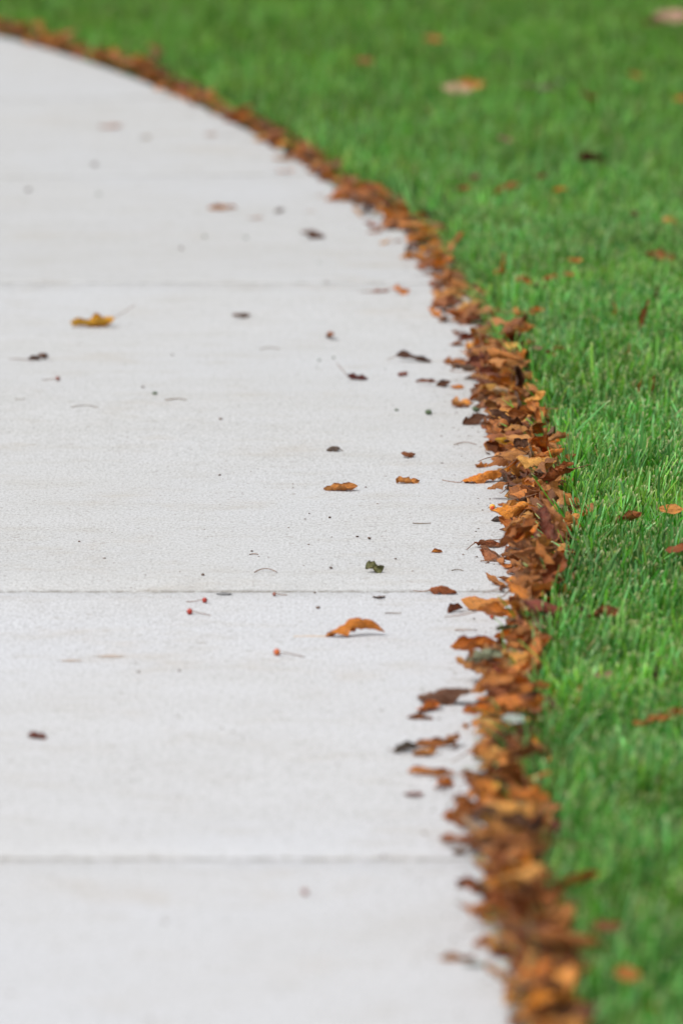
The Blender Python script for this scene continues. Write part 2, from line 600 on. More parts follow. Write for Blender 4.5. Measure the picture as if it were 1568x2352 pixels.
# ------------------------------------------------------------------ leaves
PAL = {
    'tan orange': (0.70, 0.290, 0.062), 'orange': (0.74, 0.235, 0.020), 'rust brown': (0.32, 0.090, 0.020),
    'dark brown': (0.14, 0.055, 0.024), 'reddish brown': (0.25, 0.050, 0.022), 'golden yellow': (0.88, 0.44, 0.030),
    'chestnut brown': (0.46, 0.160, 0.034), 'pale tan': (0.50, 0.36, 0.22), 'olive green': (0.20, 0.22, 0.085),
    'pale grey green': (0.33, 0.36, 0.22), 'pinkish tan': (0.52, 0.30, 0.22), 'grey brown': (0.15, 0.10, 0.075),
    'dark red': (0.20, 0.025, 0.018), 'bluish white': (0.48, 0.53, 0.50), 'pinkish white': (0.62, 0.50, 0.46)}


def leaf_geo(L, W, nu, nv, r, fold=0.3, k1=1.0, k2=1.0, bend=0.5, twist=0.2, crumple=1.0, serr=0.06):
    """local vertices, uv and faces of one leaf; base at the origin, tip towards +x"""
    us = np.linspace(0, 1, nu)
    vs_ = np.linspace(-1, 1, nv)
    prof = (np.power(us, 0.62) * np.power(1 - us, 0.72))
    prof = prof / prof.max()
    prof[0] = 0.03; prof[-1] = 0.015
    teeth = 1 + serr * np.where(np.arange(nu) % 2 == 0, 1, -1) * (prof > 0.15)
    # missing bites on some leaves
    bite = np.ones((nu, 2))
    if r.random() < 0.15:
        c, sd_ = r.uniform(0.2, 0.8), r.integers(0, 2)
        bite[:, sd_] -= 0.45 * np.exp(-((us - c) / 0.06) ** 2)
    ph = r.uniform(0, 6.28, 8)
    bw = bend * (1 + 0.5 * np.sin(us * 5 + ph[0]))
    ang = np.concatenate([[0], np.cumsum((bw[1:] + bw[:-1]) / 2) / (nu - 1)]) - bend * 0.5
    sx = np.concatenate([[0], np.cumsum(np.cos((ang[1:] + ang[:-1]) / 2))]) * L / (nu - 1)
    sz = np.concatenate([[0], np.cumsum(np.sin((ang[1:] + ang[:-1]) / 2))]) * L / (nu - 1)
    side = np.sin(us * 3.0 + ph[1]) * L * 0.04
    V = np.zeros((nu, nv, 3)); UV = np.zeros((nu, nv, 3))
    hw = W / 2
    for i, u in enumerate(us):
        tw = twist * (u - 0.5) * 2
        N_ = np.array([-math.sin(ang[i]), 0, math.cos(ang[i])])
        B_ = np.array([0, 1.0, 0])
        Bt = B_ * math.cos(tw) + N_ * math.sin(tw)
        Nt = N_ * math.cos(tw) - B_ * math.sin(tw)
        for j, v in enumerate(vs_):
            s = 1 if v > 0 else -1
            edge = abs(v) == 1
            ww = hw * prof[i] * (teeth[i] if edge else 1) * bite[i, 0 if v < 0 else 1]
            rr = abs(v) * ww
            kk = (k1 if v < 0 else k2) * (1 + 0.35 * math.sin(u * 4 + ph[2] + (v > 0) * 2))
            # circle arc starting at the fold angle
            c = kk / hw
            a_end = fold + c * rr
            if abs(c) > 1e-3:
                yy = (math.sin(a_end) - math.sin(fold)) / c
                zz = (-math.cos(a_end) + math.cos(fold)) / c
            else:
                yy, zz = rr * math.cos(fold), rr * math.sin(fold)
            wob = crumple * L * (0.022 * math.sin(u * 9 + v * 3 + ph[3]) + 0.016 * math.sin(u * 17 - v * 5 + ph[4])
                                 + 0.040 * abs(v) * math.sin(u * 12.5 + ph[5] + (v > 0) * 2.2)
                                 + 0.010 * math.sin(6.283 * (u * (nu - 1) / 4.0 - abs(v) * 0.8)) * (nu > 12)) * min(1, prof[i] * 2)
            P = np.array([sx[i], side[i], sz[i]]) + Bt * (s * yy) + Nt * (zz + wob)
            V[i, j] = P
            UV[i, j] = (u, v, 0)
    idx = np.arange(nu * nv).reshape(nu, nv)
    F = np.stack([idx[:-1, :-1], idx[1:, :-1], idx[1:, 1:], idx[:-1, 1:]], -1).reshape(-1, 4)
    return V.reshape(-1, 3), UV.reshape(-1, 3), F


def thicken(V, F, nu, nv, th=0.00035):
    """a closed skin of real thickness round the sheet"""
    G = V.reshape(nu, nv, 3)
    du = np.gradient(G, axis=0); dv = np.gradient(G, axis=1)
    n = np.cross(du, dv); n /= (np.linalg.norm(n, axis=2, keepdims=True) + 1e-9)
    V2 = (G - n * th).reshape(-1, 3)
    o = nu * nv
    idx = np.arange(o).reshape(nu, nv)
    rim = list(idx[0, :]) + list(idx[1:, -1]) + list(idx[-1, :-1][::-1]) + list(idx[1:-1, 0][::-1])
    Fr = [(rim[(q + 1) % len(rim)], rim[q], rim[q] + o, rim[(q + 1) % len(rim)] + o) for q in range(len(rim))]
    return np.vstack([V, V2]), np.vstack([F, (F + o)[:, ::-1], np.array(Fr)])


def tube(pts, rad, sides=5):
    pts = np.asarray(pts, float)
    V, F = [], []
    for i, p in enumerate(pts):
        a = pts[max(i - 1, 0)]; b = pts[min(i + 1, len(pts) - 1)]
        d = b - a; d = d / (np.linalg.norm(d) + 1e-9)
        up = np.array([0, 0, 1.0]) if abs(d[2]) < 0.9 else np.array([1.0, 0, 0])
        s = np.cross(d, up); s /= np.linalg.norm(s)
        q = np.cross(s, d)
        r_ = rad[i] if hasattr(rad, '__len__') else rad
        for k_ in range(sides):
            t_ = 2 * math.pi * k_ / sides
            V.append(p + s * math.cos(t_) * r_ + q * math.sin(t_) * r_)
    for i in range(len(pts) - 1):
        for k_ in range(sides):
            a = i * sides + k_; b = i * sides + (k_ + 1) % sides
            F.append((a, b, b + sides, a + sides))
    return np.array(V), np.array(F)


# height field the leaves are dropped on
GX0, GX1, GY0, GY1, RES = -1.5, 0.75, 4.8, 17.6, 0.005
nxg, nyg = int((GX1 - GX0) / RES), int((GY1 - GY0) / RES)
gx = GX0 + (np.arange(nxg) + 0.5) * RES
gy = GY0 + (np.arange(nyg) + 0.5) * RES
HF = np.zeros((nxg, nyg), dtype=np.float32)
over = gx[:, None] - grass_foot(gy)[None, :]
HF += np.clip(over / 0.05, 0, 1) * 0.028


def hf_lookup(x, y):
    i = np.clip(((x - GX0) / RES).astype(int), 0, nxg - 1)
    j = np.clip(((y - GY0) / RES).astype(int), 0, nyg - 1)
    return i, j, HF[i, j]


def drop(P, sink=0.93):
    i, j, h = hf_lookup(P[:, 0], P[:, 1])
    z = np.quantile(h - P[:, 2], sink)
    np.maximum.at(HF, (i, j), (P[:, 2] + z - 0.001).astype(np.float32))
    for di, dj in ((1, 0), (0, 1), (-1, 0), (0, -1)):
        ii = np.clip(i + di, 0, nxg - 1); jj = np.clip(j + dj, 0, nyg - 1)
        np.maximum.at(HF, (ii, jj), (P[:, 2] + z - 0.003).astype(np.float32))
    return z


def rot_mat(yaw, pitch, roll, flip=False):
    m = Matrix.Rotation(yaw, 3, 'Z') @ Matrix.Rotation(pitch, 3, 'Y') @ Matrix.Rotation(roll + (math.pi if flip else 0), 3, 'X')
    return np.array(m)


def col_var(c, r, a=0.16):
    c = np.array(c) * r.uniform(1 - a, 1 + a)
    return np.clip(c * (1 + r.normal(0, 0.035, 3)), 0, 0.8)


GROUP_DRIFT = 'dry leaves in the drift along the grass edge'
GROUP_PAVE = 'dry leaves lying singly on the pavement'
GROUP_LAWN = 'dry leaves caught in the lawn grass'


def make_leaf(x, y, L, W, col, r, yaw=0.0, pitch=0.0, roll=0.0, flip=False, z=None, stem=0.03, stem_mat=None, nu=19, nv=9,
              stem_dir=0.0, name='fallen_leaf', sink=0.93, **kw):
    V, UV, F = leaf_geo(L, W, nu, nv, r, **kw)
    V = V - np.array([V[:, 0].mean(), V[:, 1].mean(), 0])
    Rm = rot_mat(yaw, pitch, roll, flip)
    b0 = V[nv // 2].copy(); b1 = V[nv + nv // 2].copy()
    Vw = V @ Rm.T
    P = Vw + np.array([x, y, 0])
    z_ = drop(P, sink) if z is None else z - Vw[:, 2].mean()
    zb = Vw[:, 2].min()
    V2, F2 = thicken(Vw - np.array([0, 0, zb]), F, nu, nv)
    me = mesh_np(name, V2, F2, True)
    s = r.uniform(0, 50)
    UV[:, 2] = s
    vec_attr(me, 'luv', np.vstack([UV, UV]))
    color_attr(me, 'col', np.tile(col, (len(V2), 1)))
    o = link(name, me, M_LEAF, None, (x, y, z_ + zb))
    if L > 0.028:
        G = (Vw - np.array([0, 0, zb])).reshape(nu, nv, 3)
        rib, rf = tube(G[:-1, nv // 2], np.linspace(0.0010, 0.0004, nu - 1) * (0.7 + 4 * L), 5)
        rm = mesh_np('midrib', rib, rf)
        rv = np.zeros((len(rib), 3)); rv[:, 2] = s; rv[:, 0] = 0.5
        vec_attr(rm, 'luv', rv)
        color_attr(rm, 'col', np.tile(np.array(col) * np.array([1.0, 0.85, 0.75]), (len(rib), 1)))
        link('midrib', rm, M_LEAF, o)
    if stem > 0:
        d = (b0 - b1); d[1] += stem_dir * np.linalg.norm(d); d /= np.linalg.norm(d)
        pts = []
        cv = r.normal(0, 0.35)
        for q in np.linspace(0, 1, 7):
            p = b0 - d * 0.003 + d * stem * q + np.array([0, cv * q * q * stem, 0])
            pts.append(p)
        pts = np.array(pts) @ Rm.T - np.array([0, 0, zb])
        fl = -(z_ + zb) + 0.0008
        pts[:, 2] = pts[:, 2] * (1 - np.linspace(0, 1, 7) ** 0.8 * (0.75 if r.random() < 0.7 else 0.1))
        pts[:, 2] = np.maximum(pts[:, 2], fl)
        sv, sf = tube(pts, np.linspace(0.0009, 0.0006, 7))
        link('stem', mesh_np('stem', sv, sf), stem_mat or M_STEM, o)
    return o


def tag(o, label, cat, group=None):
    o['label'] = label
    o['category'] = cat
    if group:
        o['group'] = group
    return o


# ---- bottom of the drift: old dark flat leaves and bits, one heap nobody could count
def litter(n):
    Vs, Fs, Cs, Us, o = [], [], [], [], 0
    names = ['rust brown', 'dark brown', 'chestnut brown', 'reddish brown', 'tan orange', 'orange']
    pw = np.array([0.26, 0.22, 0.24, 0.1, 0.12, 0.06])
    for _ in range(n):
        y = rng.uniform(5.0, 17.2) if _ % 3 else rng.uniform(5.0, 9.6)
        a, b = float(drift_left(y)), float(grass_foot(y))
        small = rng.random() < 0.35
        L = rng.uniform(0.018, 0.035) if small else rng.uniform(0.042, 0.072)
        x = a + 0.016 + (b - a - 0.005) * rng.beta(1.3, 1.1) + (0 if not small else rng.normal(0, 0.01))
        nu, nv = (7, 5) if not small else (5, 3)
        V, UV, F = leaf_geo(L, L * rng.uniform(0.45, 0.7), nu, nv, rng, fold=rng.normal(0.1, 0.3), k1=rng.normal(0, 1.0),
                            k2=rng.normal(0, 1.0), bend=rng.normal(0, 0.7), twist=rng.normal(0, 0.4), crumple=1.3)
        V = V - V.mean(axis=0)
        Rm = rot_mat(rng.uniform(0, 6.28), rng.normal(0, 0.2), rng.normal(0, 0.3), rng.random() < 0.5)
        P = V @ Rm.T + np.array([x, y, 0])
        P[:, 2] += drop(P, 0.75)
        P[:, 2] = np.maximum(P[:, 2], 0.0005)
        UV[:, 2] = rng.uniform(0, 50)
        c = col_var(PAL[names[rng.choice(6, p=pw)]], rng, 0.3)
        Vs.append(P); Fs.append(F + o); Us.append(UV); Cs.append(np.tile(c, (len(P), 1))); o += len(P)
    me = mesh_np('leaf_litter', np.vstack(Vs), np.vstack(Fs))
    color_attr(me, 'col', np.vstack(Cs))
    vec_attr(me, 'luv', np.vstack(Us))
    ob = link('leaf_litter', me, M_LEAF)
    ob['kind'] = 'stuff'
    return tag(ob, 'heaped bed of older brown leaves under the drift beside the lawn', 'leaf litter')


litter(1500)

# ---- leaves one can point at, placed one by one: (x, y, width px, colour, shape, yaw deg, label)
SH = {
    'peak': dict(fold=0.85, k1=0.3, k2=0.9, bend=1.5, twist=0.9, crumple=1.0),
    'stand': dict(fold=0.5, k1=1.0, k2=0.3, bend=1.0, twist=1.3, crumple=2.2),
    'smile': dict(fold=0.6, k1=1.2, k2=0.9, bend=1.9, twist=0.2, crumple=1.1),
    'boat': dict(fold=0.5, k1=1.1, k2=0.9, bend=0.7, twist=0.25, crumple=1.0),
    'roll': dict(fold=0.5, k1=2.6, k2=1.9, bend=0.3, twist=0.4, crumple=0.8),
    'tent': dict(fold=0.55, k1=0.9, k2=0.5, bend=1.1, twist=0.6, crumple=1.2),
    'flat': dict(fold=0.05, k1=0.3, k2=-0.2, bend=0.3, twist=0.1, crumple=0.7),
    'twist': dict(fold=0.4, k1=1.9, k2=-0.5, bend=1.0, twist=1.2, crumple=1.5),
    'cup': dict(fold=0.3, k1=1.3, k2=1.0, bend=1.6, twist=0.1, crumple=1.0),
    'fold': dict(fold=0.95, k1=0.8, k2=0.3, bend=0.6, twist=0.3, crumple=1.0)}
SINGLE = [
    (815, 1452, 140, 'orange', 'peak', 3, 1, 'large orange-brown arched leaf with long pale stem, below the near sharp joint', 0.055),
    (782, 1119, 78, 'tan orange', 'boat', 4, 0, 'speckled orange leaf curled like a boat, alone in the middle of the slab', 0.0),
    (936, 1103, 54, 'tan orange', 'twist', 5, 0, 'small tan leaf with a twisted dark tip, right of the speckled boat leaf', 0.0),
    (937, 1044, 34, 'rust brown', 'tent', 10, 1, 'tiny dark folded leaf above the twisted tan leaf', 0.0),
    (765, 1030, 30, 'grey brown', 'cup', 190, 1, 'tiny dark curled leaf with a thin stem, above the speckled boat leaf', 0.012),
    (860, 1306, 44, 'olive green', 'stand', 4, 0, 'olive green leaf standing folded on the pavement, the only green one there', 0.0),
    (821, 866, 46, 'dark red', 'smile', 5, 0, 'dark red leaf with upturned spiky ends', 0.03),
    (758, 772, 38, 'rust brown', 'cup', 100, 1, 'round rust coloured leaf above the dark red spiky leaf', 0.0),
    (555, 724, 42, 'grey brown', 'tent', 0, 1, 'grey-brown humped leaf, alone in the middle of the far slab', 0.0),
    (213, 744, 96, 'golden yellow', 'smile', 180, 0, 'bright yellow leaf curved like a smile, far left on the pavement', 0.05),
    (80, 820, 30, 'dark brown', 'roll', 0, 0, 'left of two touching dark leaf scraps at the far left', 0.04),
    (100, 819, 26, 'dark brown', 'cup', 10, 1, 'right of two touching dark leaf scraps at the far left', 0.0),
    (718, 542, 56, 'dark brown', 'tent', -15, 1, 'blurred dark brown leaf alone on the far pavement', 0.0),
    (510, 476, 68, 'tan orange', 'roll', 2, 0, 'blurred tan leaf with a dark right end on the far pavement', 0.0),
    (588, 496, 36, 'pinkish tan', 'flat', 0, 0, 'blurred pinkish leaf right of the long tan one', 0.0),
    (642, 482, 22, 'grey brown', 'cup', 0, 1, 'small blurred grey scrap between the pinkish leaf and the drift', 0.0),
    (712, 481, 26, 'pale tan', 'flat', 0, 0, 'small blurred pale tan scrap nearest the far drift', 0.0),
    (255, 287, 54, 'pinkish tan', 'flat', 5, 0, 'pale pinkish blurred leaf farthest left on the far pavement', 0.0),
    (335, 311, 26, 'pale tan', 'flat', 30, 0, 'tiny pale blurred scrap right of the pale pinkish leaf', 0.0),
    (485, 305, 32, 'pinkish tan', 'flat', 20, 1, 'tiny tan blurred scrap below the far drift', 0.0),
    (655, 389, 42, 'orange', 'flat', 0, 0, 'blurred orange leaf just off the far drift', 0.0),
    (735, 445, 24, 'pinkish tan', 'flat', 0, 0, 'blurred pinkish scrap close to the far drift', 0.0),
    (868, 664, 52, 'rust brown', 'flat', 3, 0, 'flat reddish leaf at the left end of a pair by the far joint', 0.02),
    (918, 670, 48, 'orange', 'twist', 160, 0, 'curled orange-brown leaf at the right end of a pair by the far joint', 0.0),
    (87, 1686, 42, 'reddish brown', 'twist', 0, 0, 'brick red curled scrap alone at the left of the near slab', 0.0),
    (1017, 1355, 66, 'rust brown', 'tent', -10, 1, 'thin rust leaf with a stem lying on the sharp joint', 0.03),
    (1044, 1396, 44, 'rust brown', 'fold', 40, 0, 'dark curled leaf touching the big tan leaf below the joint', 0.0),
    (1118, 1392, 118, 'tan orange', 'boat', -8, 1, 'big tan ribbed leaf resting just below the sharp joint', 0.0),
    (1142, 1455, 92, 'orange', 'boat', 10, 0, 'orange upcurled leaf with a long thin stem pointing left', 0.05),
    (1086, 1514, 112, 'orange', 'boat', 22, 0, 'golden-orange boat shaped leaf with dark rim', 0.0),
    (1020, 1606, 125, 'dark brown', 'tent', -12, 1, 'large dark brown peaked leaf at the pavement side of the drift', 0.0),
    (985, 1622, 62, 'orange', 'twist', 60, 0, 'bright orange leaf tucked under the dark peaked leaf', 0.0),
    (965, 1642, 62, 'rust brown', 'roll', 0, 0, 'narrow rust leaf below the dark peaked leaf', 0.0),
    (1110, 1655, 96, 'orange', 'boat', 5, 0, 'orange leaf curled upward at both ends, beside the drift', 0.0),
    (1000, 1706, 105, 'chestnut brown', 'roll', -14, 0, 'blurred chestnut leaf rolled lengthwise in the upper loose row', 0.0),
    (1040, 1706, 50, 'tan orange', 'twist', 60, 0, 'blurred tan leaf at the right end of the upper loose row', 0.0),
    (975, 1725, 60, 'tan orange', 'twist', 20, 0, 'blurred tan leaf below the rolled chestnut leaf', 0.0),
    (930, 1716, 54, 'grey brown', 'twist', 30, 0, 'blurred grey shrivelled leaf leftmost in the upper loose row', 0.02),
    (990, 1770, 110, 'tan orange', 'roll', 3, 0, 'long blurred tan leaf in the lower loose row', 0.0),
    (948, 1815, 46, 'reddish brown', 'flat', 0, 0, 'small blurred red leaf leftmost below the loose rows', 0.0),
    (1020, 1798, 56, 'orange', 'twist', 50, 0, 'blurred orange-red leaf next to the small red one', 0.0),
    (1108, 1100, 92, 'orange', 'tent', 5, 1, 'arched orange leaf with a long curved dark stem at the drift edge', 0.045),
    (1120, 1248, 62, 'rust brown', 'twist', 10, 0, 'spiky rust leaf with a thin stem reaching onto the pavement', 0.02),
    (1153, 1190, 50, 'grey brown', 'boat', -4, 0, 'dark grey cupped leaf below the yellow berry', 0.0),
    (1122, 992, 44, 'rust brown', 'fold', 150, 1, 'rust triangular folded leaf at the drift edge', 0.0),
    (950, 824, 85, 'dark brown', 'roll', -3, 0, 'long dark shrivelled leaf stretching left from the drift', 0.02),
    (978, 878, 50, 'rust brown', 'roll', 0, 0, 'thin rust leaf left of the bright orange scrap', 0.0),
    (1018, 880, 32, 'dark brown', 'cup', 0, 0, 'dark scrap touching the bright orange scrap', 0.0),
    (1050, 884, 32, 'orange', 'flat', 20, 1, 'bright orange scrap at the end of a short row of leaves', 0.0),
    (925, 857, 22, 'reddish brown', 'cup', 0, 1, 'tiny red scrap between the two long shrivelled leaves', 0.0),
    (1045, 830, 55, 'chestnut brown', 'twist', 0, 0, 'crumpled chestnut leaf where the long dark leaf meets the drift', 0.0),
    (1003, 1260, 26, 'orange', 'roll', -6, 0, 'tiny bright rust scrap alone left of the spiky rust leaf', 0.0),
    (870, 1364, 30, 'dark brown', 'flat', 0, 0, 'flat dark scrap lying in the sharp joint', 0.0),
    (1205, 1342, 62, 'golden yellow', 'flat', 30, 0, 'bright yellow leaf in the drift at the sharp joint', 0.0),
    (1110, 1592, 85, 'pale grey green', 'twist', 20, 0, 'pale green crumpled leaf in the drift', 0.0),
    (1165, 1520, 70, 'olive green', 'roll', 30, 0, 'dull olive leaf in the drift beside the boat shaped leaf', 0.0),
    (1178, 1752, 60, 'bluish white', 'flat', 10, 0, 'pale bluish leaf showing its underside in the near drift', 0.0),
    (1172, 1832, 75, 'pinkish white', 'flat', 50, 1, 'pinkish white upturned leaf in the near drift', 0.0),
    (1120, 1928, 62, 'golden yellow', 'flat', 10, 0, 'blurred yellow leaf in the near drift', 0.0),
    (1150, 1895, 70, 'dark red', 'twist', 30, 0, 'blurred red leaf above the yellow one in the near drift', 0.0),
    (1022, 622, 75, 'pale grey green', 'twist', 20, 1, 'pale grey-green leaf lying across the far drift', 0.0),
    (862, 492, 30, 'pale grey green', 'flat', 20, 1, 'small pale green leaf in the blurred far drift', 0.0),
    (1050, 2195, 85, 'tan orange', 'roll', 12, 0, 'blurred tan leaf jutting left from the nearest drift', 0.0),
    (1095, 2205, 60, 'bluish white', 'flat', 0, 0, 'blurred whitish leaf beside the jutting tan one', 0.0),
    (1140, 2185, 40, 'golden yellow', 'flat', 0, 0, 'small blurred yellow leaf in the nearest drift', 0.0),
    (1060, 1872, 90, 'orange', 'boat', 5, 0, 'blurred orange-red leaf jutting left between the near joints', 0.0),
    (1075, 2025, 60, 'rust brown', 'roll', 20, 0, 'blurred rust leaf jutting left below the nearest joint', 0.0),
    (1075, 2085, 70, 'rust brown', 'twist', 160, 0, 'blurred rust leaf jutting left near the bottom of the drift', 0.0),
    (362, 182, 55, 'tan orange', 'twist', 30, 1, 'brightest orange leaf on the very far stretch of drift', 0.0),
    (70, 100, 40, 'pinkish tan', 'flat', 0, 0, 'very blurred pale leaf where the path leaves the picture', 0.0),
]
n_leaves = 0
SINGLE.sort(key=lambda q: -q[1])


def place_single(q):
    px, py, wp, cn, sh, yaw, flip, label, stem = q
    x, y = at(px, py, 0.006)
    wm = wp / ppm(y)
    r = np.random.default_rng(int(px * 13 + py))
    kw = dict(SH[sh])
    foresh = {'tent': 0.93, 'boat': 0.96, 'roll': 1.0, 'flat': 1.0, 'twist': 0.93, 'cup': 0.82, 'fold': 0.96, 'peak': 0.9, 'stand': 0.95, 'smile': 0.86}[sh]
    L = wm / foresh
    if 50 < yaw % 180 < 130:
        L *= 1.2
    L = min(L, 0.115)
    W = L * r.uniform(0.44, 0.56) * {'roll': 0.8, 'peak': 0.72}.get(sh, 1)
    if L < 0.035:
        W = L * 0.8
    fine = py > 700 and py < 1900 and wp > 60
    o = make_leaf(x, y, L, W, col_var(PAL[cn], r, 0.06), r, R(yaw), r.normal(0, 0.06), ({'flat': 0.15, 'smile': 0.1, 'peak': 0.25, 'stand': 1.15}.get(sh, 0.45)) * math.cos(R(yaw)) + r.normal(0, 0.1), bool(flip),
                  stem=stem, stem_mat=M_PALESTEM if wp == 140 else None, nu=27 if fine else 17, nv=11 if fine else 7,
                  serr=0.03 if fine else 0.06, sink=0.985, **kw)
    grp = GROUP_DRIFT if 'drift' in label and 'jutting' not in label else GROUP_PAVE
    tag(o, label, 'leaf', grp)
    return o


for q in SINGLE:
    # leaves of the drift itself are laid on top later
    if 'in the' in q[7] and 'drift' in q[7]:
        continue
    place_single(q)
    n_leaves += 1

# ---- the drift, leaf by leaf
names = ['tan orange', 'orange', 'rust brown', 'chestnut brown', 'dark brown', 'reddish brown', 'golden yellow', 'pale tan']
pw = np.array([0.34, 0.19, 0.14, 0.19, 0.08, 0.03, 0.010, 0.02]); pw /= pw.sum()
shape_word = {'boat': 'boat-shaped', 'roll': 'tightly rolled', 'tent': 'humped', 'flat': 'flat', 'twist': 'twisted', 'cup': 'cupped', 'fold': 'folded'}
cands = []
TAKEN = [at(q[0], q[1]) for q in SINGLE if not ('in the' in q[7] and 'drift' in q[7])] + [at(1130, 1168), at(1130, 1416)]
for i in range(960):
    y = rng.uniform(5.0, 17.0) if i % 2 else rng.uniform(5.0, 9.6)
    a, b = float(drift_left(y)), float(grass_foot(y))
    L = rng.uniform(0.042, 0.072)
    t_ = rng.beta(1.15, 1.25)
    if rng.random() < 0.10:
        t_ = -rng.random() * 0.38
        L *= 0.8
    x = a + 0.013 + (b - a) * 0.88 * t_
    sh = ['boat', 'roll', 'tent', 'flat', 'twist', 'cup', 'fold'][rng.choice(7, p=[0.22, 0.23, 0.12, 0.03, 0.20, 0.10, 0.10])]
    cn = names[rng.choice(8, p=pw)]
    if y > 10.5 and rng.random() < 0.25 + 0.3 * math.sin(y * 9.0):
        continue
    if 6.1 < y < 7.4 and rng.random() < 0.22 + 0.25 * math.sin(y * 17.0):
        continue
    if t_ < 0.2 and any(math.hypot(x - sx_, (y - sy_) * 0.6) < 0.045 for sx_, sy_ in TAKEN):
        continue
    cands.append((x, y, L, sh, cn, t_))
order = list(range(len(cands)))
n_single_drift = sum(1 for q in SINGLE if 'in the' in q[7] and 'drift' in q[7])
N_DRIFT = 300 - n_leaves - n_single_drift - 60
# the last to be laid are on top: the ones nearest the camera and last show largest
score = [ppm(c[1]) * c[2] * (1.6 if idx > 460 else 0.8) for idx, c in enumerate(cands)]
pick = set(sorted(order, key=lambda i: -score[i])[:N_DRIFT])
SV, SF, SC, SU, so = [], [], [], [], 0
drift_objs = []
for i in order:
    x, y, L, sh, cn, t_ = cands[i]
    r = np.random.default_rng(1000 + i)
    kw = dict(SH[sh])
    for kk_ in ('fold', 'k1', 'k2', 'bend', 'twist'):
        kw[kk_] = kw[kk_] * r.uniform(0.6, 1.4)
    kw['crumple'] = kw['crumple'] * r.uniform(1.0, 1.8)
    yaw = r.normal(0, 0.6) + (math.pi if r.random() < 0.5 else 0) if r.random() < 0.65 else r.uniform(0, 6.28)
    pitch, roll = r.normal(0, 0.38), r.normal(0, 0.5)
    flip = r.random() < 0.5
    W = L * r.uniform(0.46, 0.62)
    col = col_var(PAL[cn], r, 0.42)
    if i in pick:
        o = make_leaf(x, y, L, W, col, r, yaw, pitch, roll, flip, stem=r.uniform(0.02, 0.045) if r.random() < 0.8 else 0,
                      nu=21 if y < 10.5 else 11, nv=7, sink=0.86, **kw)
        drift_objs.append((o, x, y, sh, cn, t_))
        n_leaves += 1
    else:
        nu, nv = (13, 7) if y < 10.5 else (9, 5)
        V, UV, F = leaf_geo(L, W, nu, nv, r, **kw)
        V = V - V.mean(axis=0)
        P = V @ rot_mat(yaw, pitch, roll, flip).T + np.array([x, y, 0])
        P[:, 2] += drop(P, 0.84)
        P[:, 2] = np.maximum(P[:, 2], 0.0006)
        UV[:, 2] = r.uniform(0, 50)
        SV.append(P); SF.append(F + so); SU.append(UV); SC.append(np.tile(col, (len(P), 1))); so += len(P)
me = mesh_np('drifted_leaves', np.vstack(SV), np.vstack(SF))
color_attr(me, 'col', np.vstack(SC)); vec_attr(me, 'luv', np.vstack(SU))
ob = link('drifted_leaves', me, M_LEAF)
ob['kind'] = 'stuff'
tag(ob, 'remaining brown and orange leaves massed in the drift along the lawn', 'leaf litter')
for q in SINGLE:
    if 'in the' in q[7] and 'drift' in q[7]:
        place_single(q)
        n_leaves += 1

# labels for the drift leaves: look, side of the drift, and stretch of path; ranked within lookalikes
ORD = ['first', 'second', 'third', 'fourth', 'fifth', 'sixth', 'seventh', 'eighth', 'ninth', 'tenth', 'eleventh', 'twelfth']


def stretch(y):
    if y < J[0]: return 'below the nearest joint'
    if y < J[1]: return 'between the two near joints'
    if y < J[2]: return 'just past the sharp joint'
    if y < J[3]: return 'short of the far joint'
    return 'past the far joint'


groups = {}
for o, x, y, sh, cn, t_ in drift_objs:
    side = 'pavement side' if t_ < 0.36 else ('grass side' if t_ > 0.68 else 'middle')
    groups.setdefault((cn, shape_word[sh], side, stretch(y)), []).append((y, o))
for (cn, sw, side, stt), lst in groups.items():
    lst.sort(key=lambda q: q[0])
    for n_, (y, o) in enumerate(lst):
        lab = f'{cn} {sw} leaf, {side} of drift, {stt}'
        if len(lst) > 1:
            lab = ('nearest ' if n_ == 0 else ORD[min(n_, 11)] + ' nearest ') + lab
        tag(o, lab, 'leaf', GROUP_DRIFT)

